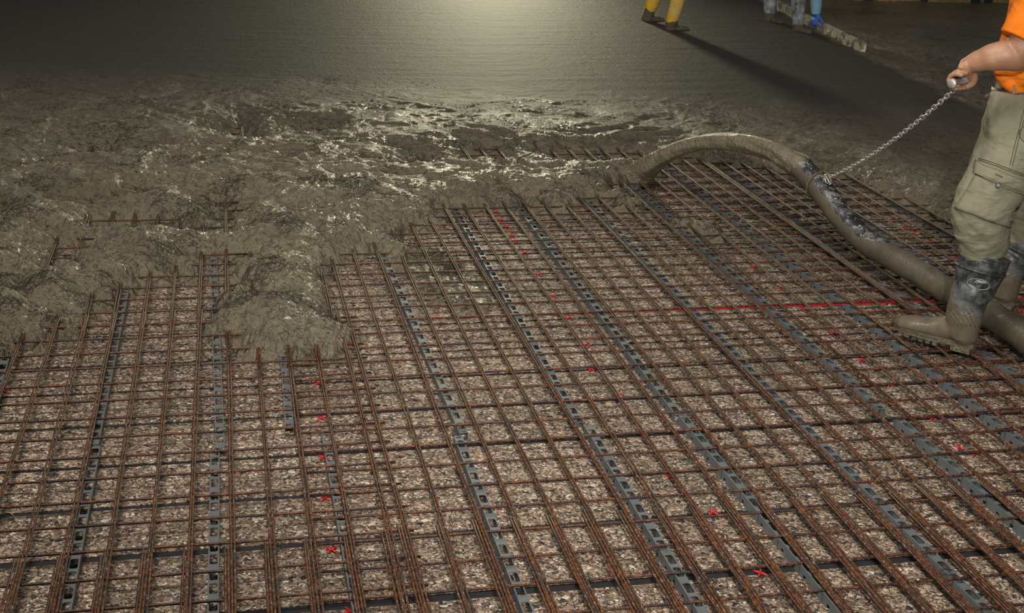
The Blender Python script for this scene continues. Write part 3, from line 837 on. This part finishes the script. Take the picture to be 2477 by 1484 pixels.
def fist(acc, wrist, m_, ga, e, n, s=1., thumb=True, n4=.0205):
    """palm on top of a grip with axis ga through m_, four fingers closing round it, thumb from the far side"""
    kn = m_-e*.012*s+n*.029*s
    t = (kn-wrist).normalized(); ups = ga.cross(t)
    p, r = spline([wrist, wrist.lerp(kn, .45), kn+t*.004], [(.027*s, .021*s), (.038*s, .021*s), (.043*s, .0160*s)], 6)
    acc.add(tube(p, r, 20, True, ups)); acc.ball(wrist, (.024*s,)*3)
    for k in range(4):
        o_ = ga*((k-1.5)*n4*s); sc = (.90, 1.0, 1.06, .98)[k]*s; r0 = (.0085, .0096, .0098, .0096)[k]*s
        pts = [m_+o_-e*.020*sc+n*.031*sc, m_+o_+e*.006*sc+n*.0315*sc, m_+o_+e*.0255*sc+n*.017*sc, m_+o_+e*.0265*sc-n*.006*sc, m_+o_+e*.012*sc-n*.0225*sc, m_+o_-e*.009*sc-n*.0225*sc]
        acc.limb(pts, [r0*1.1, r0*1.15, r0, r0*1.02, r0*.92, r0*.82], 4, 10)
    if thumb:
        o_ = ga*(.050*s)
        pts = [wrist.lerp(kn, .45)+ga*.020*s, m_+ga*.040*s-e*.026*s+n*.012*s, m_+ga*.040*s-e*.024*s-n*.010*s, m_+ga*.030*s-e*.006*s-n*.0255*s]
        acc.limb(pts, [.015*s, .0135*s, .0115*s, .010*s], 5, 12)

# --- the worker holding the chain
root = empty('person', G(2345, 850, .048))
tag(root, 'worker in orange shirt, khaki cargo trousers and rubber boots holding the chain', 'person')
rinv = -root.location
def child(o, parent=root, inv=None):
    o.parent = parent; o.location = rinv if inv is None else inv; return o
gn = (Vector((0, 0, 1))-ga*ga.z).normalized(); ge = ga.cross(gn)
if ge.x > 0: ge = -ge
wrist = W(2340, 157, 4.435)
elbow = W(2466, 134, 4.38); shoulder = W(2543, -88, 4.43)
neck = W(2580, -125, 4.60); neck.z = 1.50
hc = neck+Vector((-.05, 0, .16))
b = Acc()
b.limb([shoulder+Vector((.03, .05, .02)), shoulder, W(2510, 10, 4.39), W(2474, 105, 4.375), elbow, W(2432, 134, 4.385), W(2400, 139, 4.395), W(2370, 147, 4.41), wrist],
       [.06, .062, .055, .050, .0495, .0505, .046, .037, .027], 6, 20)
fist(b, wrist, HM-ga*.004, ga, ge, gn)
pel = W(2500, 232, 4.64); ch = W(2570, 10, 4.62)
b.limb([pel, pel.lerp(ch, .5), ch, neck-Vector((0, 0, .08))], [(.118, .11), (.125, .115), (.15, .13), (.10, .08)], 6, 24)
L_, Mx_ = head(b, hc, (-1, -.05, 0))
sh2 = shoulder+Vector((.02, .40, 0))
b.limb([neck-Vector((0, 0, .09)), sh2], [.08, .06], 4, 16); b.limb([neck-Vector((0, 0, .09)), shoulder], [.08, .06], 4, 16)
el2 = sh2+Vector((.16, .05, -.27)); wr2 = el2+Vector((.02, .02, -.24))
b.limb([sh2, el2, wr2], [.058, .045, .028], 5, 16)
fist(b, wr2, wr2+Vector((0, 0, -.085)), Vector((-1, 0, 0)), Vector((0, -1, 0)), Vector((0, 0, 1)))
nearleg = [W(2484, 236, 4.57), W(2470, 300, 4.55), W(2430, 400, 4.52), W(2376, 500, 4.50), W(2376, 556, 4.50), W(2381, 615, 4.515)]
farleg = [W(2510, 240, 4.74), W(2520, 330, 4.86), W(2506, 450, 4.95), W(2486, 530, 5.0), W(2482, 582, 5.0)]
ank1 = G(2345, 850, .05)+Vector((-.058, .062, .10)); ank2 = W(2432, 708, 4.98)
b.limb(nearleg[1:]+[ank1], [.085, .08, .06, .055, .05, .026], 5, 16)
b.limb(farleg[1:]+[ank2], [.085, .07, .055, .05, .03], 5, 16)
body = child(b.build('body', MAT['skin'], None, True, .0042))
head_extras(lambda *q_: L_(*q_)+rinv, Mx_, root)
# knuckle creases and nails read as small parts on the near hand
# shirt
s = Acc()
hem = W(2497, 205, 4.62)
up_ = (ch-hem).normalized()
s.limb([hem+up_*.145, hem.lerp(ch, .55), ch, neck-Vector((0, 0, .09))], [(.150, .150), (.160, .15), (.175, .165), (.12, .10)], 6, 28)
V_, R_ = spline([hem+Vector((.0, 0, .0)), hem+up_*.04, hem+up_*.10, hem+up_*.2], [(.132, .150), (.148, .158), (.155, .160), (.155, .155)], 6)
s.add(tube(V_, R_, 32))
s.limb([W(2424, 176, 4.56), W(2440, 196, 4.56), W(2470, 214, 4.54)], [.028, .030, .034], 5, 16)
s.limb([neck-Vector((0, 0, .10)), shoulder, W(2512, 0, 4.39)], [.10, .088, .075], 6, 22)
s.add(tube(*spline([W(2520, -20, 4.40), W(2492, 50, 4.385), W(2463, 98, 4.375)], [.074, .071, .0665], 8), 24))
s.limb([neck-Vector((0, 0, .10)), sh2, sh2.lerp(el2, .55)], [.10, .085, .072], 6, 22)
shirt = child(s.build('shirt', MAT['orange'], None, True, .0055))
# trousers
t = Acc(); 
t.ball(W(2503, 262, 4.63), (.155, .17, .14))
t.limb([W(2500, 238, 4.63), W(2505, 300, 4.63)], [(.148, .14), (.15, .16)], 4, 28)
pr = [.125, .132, .114, .101, .094, .080]
p, r = spline(nearleg, pr, 12)
r = [(a_[0]*(1+(.030*math.sin(i*.95)+.02*math.sin(i*1.7+1))*max(0, (i-30)/25)), a_[1]*(1+.03*math.sin(i*1.0+1)*max(0, (i-30)/25))) for i, a_ in enumerate(r)]
t.add(tube(p, r, 32))
p, r = spline(farleg, [.125, .125, .108, .098, .088], 12); t.add(tube(p, r, 32))
trou = t.build('trousers', MAT['khaki'], None, True, .006)
tx = bpy.data.textures.new('folds', 'CLOUDS'); tx.noise_scale = .085; tx.noise_depth = 2
dm = trou.modifiers.new('d', 'DISPLACE'); dm.texture = tx; dm.strength = .024; dm.mid_level = .5; dm.texture_coords = 'LOCAL'
child(trou)
bpy.context.view_layer.update()
tb = bvh(trou)
# cargo pocket with flap, button, seams
pk = Acc(); pk.add(patch(tb, [(2362, 424), (2482, 470), (2442, 552), (2312, 504)], 18, 14, .009, .010, .010))
pkt = child(pk.build('cargo_pocket', MAT['khaki']))
pf = Acc(); pf.add(patch(tb, [(2366, 392), (2484, 436), (2480, 470), (2360, 420)], 18, 6, .016, .010, .004))
for px in ([(2362, 421), (2400, 438), (2440, 455), (2480, 471)], [(2366, 393), (2400, 405), (2440, 421), (2482, 437)]):
    pf.add(stroke(tb, px, .0022, .017))
flap = pf.build('pocket_flap', MAT['khaki']); flap.parent = pkt
bt = Acc(); c_ = cast(tb, 2411, 447, .021); nrm = (Vector((0, 0, CAMZ))-c_).normalized()
bt.add(tube([c_, c_+nrm*.003, c_+nrm*.0035], [.0085, .0085, .006], 18)); bt.build('button', MAT['button']).parent = pkt
for px in ([(2367, 383), (2400, 393), (2440, 408), (2484, 424)], [(2367, 387), (2400, 398), (2440, 413), (2484, 429)], [(2316, 500), (2350, 518), (2390, 536), (2440, 549)],
           [(2477, 265), (2468, 300), (2455, 350), (2442, 400)], [(2484, 268), (2474, 300), (2461, 350), (2448, 402)], [(2484, 298), (2466, 318), (2470, 336), (2484, 348)]):
    child(Acc().add(stroke(tb, px, .0011, .0016)).build('seam', MAT['thread']))
bh = Acc().add(stroke(tb, [(2408, 422), (2416, 425), (2424, 428)], .0018, .021)).build('buttonhole', MAT['thread']); bh.parent = pkt
# belt and loop
bl = Acc(); bc = W(2506, 228, 4.625)
pts = [bc+Vector((math.cos(2*math.pi*k/40)*.146, math.sin(2*math.pi*k/40)*.150, .006*math.sin(4*math.pi*k/40))) for k in range(41)]
fr_ = []; 
for p in pts: fr_.append(p)
V_ = []; F_ = []
for k, p in enumerate(pts):
    rd = (p-bc); rd.z = 0; rd.normalize()
    for dz, dr in ((-.018, 0), (.018, 0), (.018, .004), (-.018, .004)): V_.append(p+rd*dr+Vector((0, 0, dz)))
for k in range(40):
    for j in range(4): F_.append((k*4+j, k*4+(j+1) % 4, k*4+4+(j+1) % 4, k*4+4+j))
bl.add((V_, F_))
e0 = bc+Vector((-.150, -.035, 0)); bl.add(tube([e0, e0+Vector((-.03, -.006, -.012)), e0+Vector((-.045, -.006, -.014))], [(.003, .016), (.003, .015), (.002, .004)], 10))
belt = child(bl.build('belt', MAT['leather']))
lp = Acc(); p0 = W(2452, 212, 4.515); lp.add(tube([p0+Vector((0, 0, .008)), p0+Vector((0, -.012, 0)), p0+Vector((-.003, -.014, -.03)), p0+Vector((-.004, -.002, -.042))], [(.004, .0018)]*4, 8))
child(lp.build('belt_loop', MAT['khaki']))

# boots
def boot(origin, phi, topc, rtop, sc=1., name='boot'):
    """sole on z=0, toe along +x of a frame turned by phi; topc: world centre of the shaft's rim"""
    ex = Vector((math.cos(phi), math.sin(phi), 0)); ey = Vector((-math.sin(phi), math.cos(phi), 0)); ez = Vector((0, 0, 1))
    Mx = Matrix((ex, ey, ez)).transposed().to_4x4(); Mx.translation = origin; inv = Mx.inverted()
    tl = inv @ topc
    a = Acc()
    P = lambda x, y, z: Vector((x, y, z))
    V_, R_ = spline([P(.052, 0, .045), P(.050, 0, .085), P(.052, 0, .135), P(.048, 0, .19).lerp(tl, .12), P(.052, 0, .10).lerp(tl, .55), P(.05, 0, .10).lerp(tl, .84), tl],
                    [(.046, .052), (.048, .062), (.054, .066), (.062, .068), (.074, .076), (rtop, rtop), (rtop*1.03, rtop*1.03)], 7)
    a.add(tube(V_, R_, 36, True, Vector((1, 0, 0))))
    a.ball((.044, 0, .058), (.056, .042, .045))
    V_, R_ = spline([P(.02, 0, .062), P(.07, 0, .070), P(.125, 0, .060), P(.175, .002, .052), P(.225, .003, .048), P(.268, .003, .043), P(.292, .002, .037)],
                    [(.036, .042), (.039, .050), (.043, .045), (.048, .036), (.050, .032), (.043, .028), (.022, .017)], 7)
    a.add(tube(V_, R_, 30, True, Vector((0, 0, 1)))); a.ball((.277, .003, .041), (.026, .034, .024))
    o = a.build(name, MAT['boot'], None, True, .0045)
    o.matrix_world = Mx
    # sole with heel block and lugs
    so = Acc(); out = []
    for k in range(48):
        t_ = 2*math.pi*k/48; x = .150+.155*math.cos(t_)
        wd = .034+.018*max(0., min(1., (x-.09)/.10))**1.2
        wd *= 1.0 if x < .27 else .93
        e_ = math.sin(t_); y = wd*(abs(e_)**.62)*(1 if e_ >= 0 else -1)
        out.append((x, y))
    V_ = []
    for z, g_ in ((.014, .98), (.026, 1.0), (.030, 1.03), (.034, 1.0)):
        V_ += [Vector((.15+(x-.15)*(1+.02*(g_-1)), y*g_, z+(.012*max(0, (x-.24)/.06)**2))) for x, y in out]
    F_ = [(r_*48+k, r_*48+(k+1) % 48, (r_+1)*48+(k+1) % 48, (r_+1)*48+k) for r_ in range(3) for k in range(48)]
    F_ += [tuple(range(47, -1, -1)), tuple(range(144, 192))]
    so.add((V_, F_))
    so.box((.036, 0, .008), (.036, .031, .010))
    for k in range(6):
        x = .128+.027*k; so.box((x, 0, .009+.010*max(0, (x-.22)/.06)**2), (.0085, .042 if x < .25 else .034, .008))
    s_ = so.build('sole', MAT['mud'], None, False); s_.parent = o
    # rim band
    rb = Acc(); axd = (tl-P(.052, 0, .10)).normalized()
    for dz_, rr_ in ((0, 1.035), (-.052, 1.02)):
        rb.add(tube([tl+axd*(dz_-.004), tl+axd*dz_, tl+axd*(dz_+.004)], [rtop*rr_, rtop*(rr_+.012), rtop*rr_], 36, True, Vector((1, 0, 0))))
    r_ = rb.build('rim', MAT['boot']); r_.parent = o
    for o2 in (s_, r_): o2.matrix_parent_inverse = Matrix.Identity(4)
    return o, Mx
org = G(2352, 853, .048); phi = math.atan2(.64, -.77)
bo, Mb = boot(org, phi, W(2382, 618, 4.515), .0885)
bo.parent = root; bo.matrix_world = Mb
bpy.context.view_layer.update()
bb = bvh(bo)
em = Acc(); cx, cy = 2367, 688
el = [(cx+27*math.cos(t_)+0*math.sin(t_), cy+4.5*math.cos(t_)+12.5*math.sin(t_)) for t_ in [2*math.pi*k/28 for k in range(28)]]
em.add(stroke(bb, el, .0009, .0006, 2, True))
for px in ([(2385, 686), (2366, 682), (2356, 690), (2374, 692), (2362, 700)], [(2387, 683), (2364, 679), (2351, 690), (2369, 693), (2360, 698)], [(2345, 689), (2358, 693)], [(2346, 693), (2360, 697)]):
    p = [cast(bb, x, y, .0006) for x, y in px]; em.add(tube(p, .0019, 6))
e_ = em.build('emblem', MAT['print']); e_.parent = bo; e_.matrix_parent_inverse = bo.matrix_world.inverted()
rg = Acc()                                       # ribs moulded over the ankle
for k in range(6):
    x = 2292+k*10.5; rg.add(stroke(bb, [(x, 752-k*2.2), (x+12, 766-k*1), (x+25, 785+k*1.5)], .0020, .0008, 4))
o = rg.build('ankle_ribs', MAT['mud']); o.parent = bo; o.matrix_parent_inverse = bo.matrix_world.inverted()
org2 = Vector((ank2.x+.03, ank2.y-.03, .048))
bo2, Mb2 = boot(org2, phi+.15, W(2484, 582, 5.0), .086)
bo2.parent = root; bo2.matrix_world = Mb2

# --- the two people behind, standing in the wet concrete
def simple_person(label, feet, knees, hips, chest, headc, face, hands, legm, shirtm, skinm, mudz, glove=None):
    r0 = empty('person', (feet[0]+feet[1])/2); tag(r0, label, 'person'); inv = -r0.location
    def ch_(o): o.parent = r0; o.location = inv; return o
    b = Acc()
    fv = Vector((face[0], face[1], 0)).normalized(); sv = Vector((-fv.y, fv.x, 0))
    pel = (hips[0]+hips[1])/2; nk = headc-Vector((0, 0, .16))-fv*.03
    b.limb([pel, pel.lerp(chest, .5), chest, nk], [(.13, .12), (.12, .11), (.14, .12), (.06, .06)], 5, 20)
    for k in range(2): b.limb([hips[k], knees[k], feet[k].lerp(knees[k], .35)], [.085, .055, .03], 5, 14)
    L_, Mx_ = head(b, headc, face)
    arms = []
    for k, (el_, wr_) in enumerate(hands):
        sh = chest+sv*(-.19 if k else .19)+(nk-chest)*.45
        b.limb([chest.lerp(nk, .4), sh, el_, wr_], [.07, .055, .043, .027], 5, 14); arms.append((sh, el_, wr_))
        d = (wr_-el_).normalized(); g_ = d.cross(Vector((0, 0, 1))).normalized() if abs(d.z) < .9 else fv
        if g_.length < .1: g_ = fv
        n_ = -d; e_ = g_.cross(n_)
        fist(b, wr_, wr_+d*.088, g_, e_, n_)
    ch_(b.build('body', skinm, None, True, .006))
    head_extras(lambda *q_: L_(*q_)+inv, Mx_, r0)
    s = Acc(); s.limb([pel+Vector((0, 0, .05)), pel.lerp(chest, .5), chest, nk.lerp(chest, .5)], [(.16, .14), (.15, .14), (.175, .15), (.11, .10)], 5, 22)
    for sh, el_, wr_ in arms: s.limb([chest.lerp(nk, .4), sh, sh.lerp(el_, .6)], [.10, .08, .066], 5, 16)
    ch_(s.build('shirt', shirtm, None, True, .008))
    t = Acc(); t.ball(pel, (.16, .16, .13))
    for k in range(2):
        p, r = spline([hips[k], hips[k].lerp(knees[k], .6), knees[k], knees[k].lerp(feet[k], .55), feet[k]+Vector((0, 0, mudz[k]-.02))], [.115, .090, .072, .062, .050], 7)
        t.add(tube(p, r, 22))
    ch_(t.build('waders', legm, None, True, .008))
    for k in range(2):
        m_ = Acc(); f0 = feet[k]
        kd = (knees[k]-f0).normalized(); m_.limb([f0+Vector((0, 0, -.05)), f0+Vector((0, 0, .02)), f0+kd*mudz[k]], [.050, .050, .0545], 5, 22)
        m_.limb([f0, f0+fv*.08+Vector((0, 0, .004)), f0+fv*.15-Vector((0, 0, .002))], [.044, .040, .034], 4, 14)
        ch_(m_.build('boot', MAT['mud'], None, True, .007))
    if glove:
        sh, el_, wr_ = arms[0]; d = (wr_-el_).normalized()
        g_ = Acc(); c_ = Acc()
        q0 = wr_-d*.14
        c_.add(tube(*spline([q0, q0+d*.06, wr_+d*.01], [.056, .052, .042], 5), 20))
        gx = d.cross(Vector((0, 0, 1))).normalized() if abs(d.z) < .9 else fv
        fist(g_, wr_, wr_+d*.088, gx, gx.cross(-d), -d, 1.13)
        gl = ch_(g_.build('glove', MAT['glove'], None, True, .005)); c2 = c_.build('cuff', MAT['cuff'], None, True); c2.parent = gl
    return r0
f1, f2 = G(1564, 50, .11), G(1621, 72, .11)
up = lambda p, x, y, z: p+Vector((x, y, z))
simple_person('person in muddy yellow waders standing in the wet concrete', [f1, f2], [up(W(1578, 0, f1.y), .03, 0, .10), up(W(1636, 0, f2.y), .03, 0, .10)],
              [up(f1, .12, -.12, .85), up(f2, .12, .05, .85)], (f1+f2)/2+Vector((.16, -.02, 1.28)), (f1+f2)/2+Vector((.22, 0, 1.62)), (1, .35, 0),
              [((f1+f2)/2+Vector((.35, .28, 1.08)), (f1+f2)/2+Vector((.55, .2, .95))), ((f1+f2)/2+Vector((.32, -.28, 1.08)), (f1+f2)/2+Vector((.55, -.15, .95)))],
              MAT['yellow'], MAT['darkcloth'], MAT['skin'], [.115, .075])
f1, f2 = G(1862, 50, .11), G(1930, 74, .11)
gh = G(1974, 56, .17)+Vector((0, 0, .02))
simple_person('person in dusty grey rubber boots bending to hold the straightedge with a blue glove', [f2, f1], [up(W(1928, 0, f2.y), 0, 0, .12), up(W(1862, 0, f1.y), 0, 0, .10)],
              [up(f2, -.05, .12, .82), up(f1, .12, -.12, .82)], (f1+f2)/2+Vector((.10, -.30, 1.0)), (f1+f2)/2+Vector((.22, -.62, 1.12)), (.5, -.85, 0),
              [(W(1975, -90, gh.y)+Vector((0, 0, 0)), W(1974, 31, gh.y)), ((f1+f2)/2+Vector((-.1, -.6, .75)), (f1+f2)/2+Vector((.0, -.75, .55)))],
              MAT['dustrub'], MAT['darkcloth'], MAT['skin_dark'], [.05, .075], True)

# ------------------------------------------------------------------ straightedge and the boards along the far side
A = G(1866, 6, .13); B = G(2089, 116, .135); d = (B-A).normalized(); L = (B-A).length
a = Acc(); a.box((0, 0, 0), (L/2, .021, .045))
for k in range(40):                      # splashes of concrete on its face
    x = random.uniform(-L/2, L/2); a.ball((x, -.021*random.choice((1, 1, -1)), random.uniform(-.045, .03)), (random.uniform(.01, .05), .006, random.uniform(.008, .02)), 5, 8)
o = a.build('straightedge', MAT['board'], None, False)
s_ = Vector((0, 0, 1)).cross(d).normalized(); Mx = Matrix((d, s_, d.cross(s_))).transposed().to_4x4(); Mx.translation = (A+B)/2; o.matrix_world = Mx
bv = o.modifiers.new('b', 'BEVEL'); bv.width = .004; bv.segments = 2
tag(o, 'long pale cement-smeared straightedge lying on the concrete under the gloved hand', 'straightedge')
A = G(2060, -1, .10); B = G(2477, 6, .10); d = (B-A).normalized(); A = A-d*.6; B = B+d*3
wl = empty('wall_back', (A+B)/2); wl['kind'] = 'structure'
a = Acc(); n_ = Vector((-d.y, d.x, 0)); n_ = n_ if n_.y > 0 else -n_
Mr = Matrix((d, n_, Vector((0, 0, 1)))).transposed()
L = (B-A).length
a.box((0, 0, .35), (L/2, .02, .36), None)
o = a.build('boarding', MAT['wallboard'], None, False); o.matrix_world = Matrix.Translation((A+B)/2+n_*.03) @ Mr.to_4x4(); o.location.z = .0
o.parent = wl; o.matrix_parent_inverse = Matrix.Translation(-wl.location)
for x, y in ((2232, 1), (2358, 4), (2388, 4), (2100, 0)):
    p = G(x, y, .10); a = Acc(); a.box((0, 0, .4), (.045, .03, .42)); q_ = a.build('post', MAT['post'], None, False)
    q_.matrix_world = Matrix.Translation((p.x, p.y, 0)) @ Mr.to_4x4(); q_.parent = wl; q_.matrix_parent_inverse = Matrix.Translation(-wl.location)
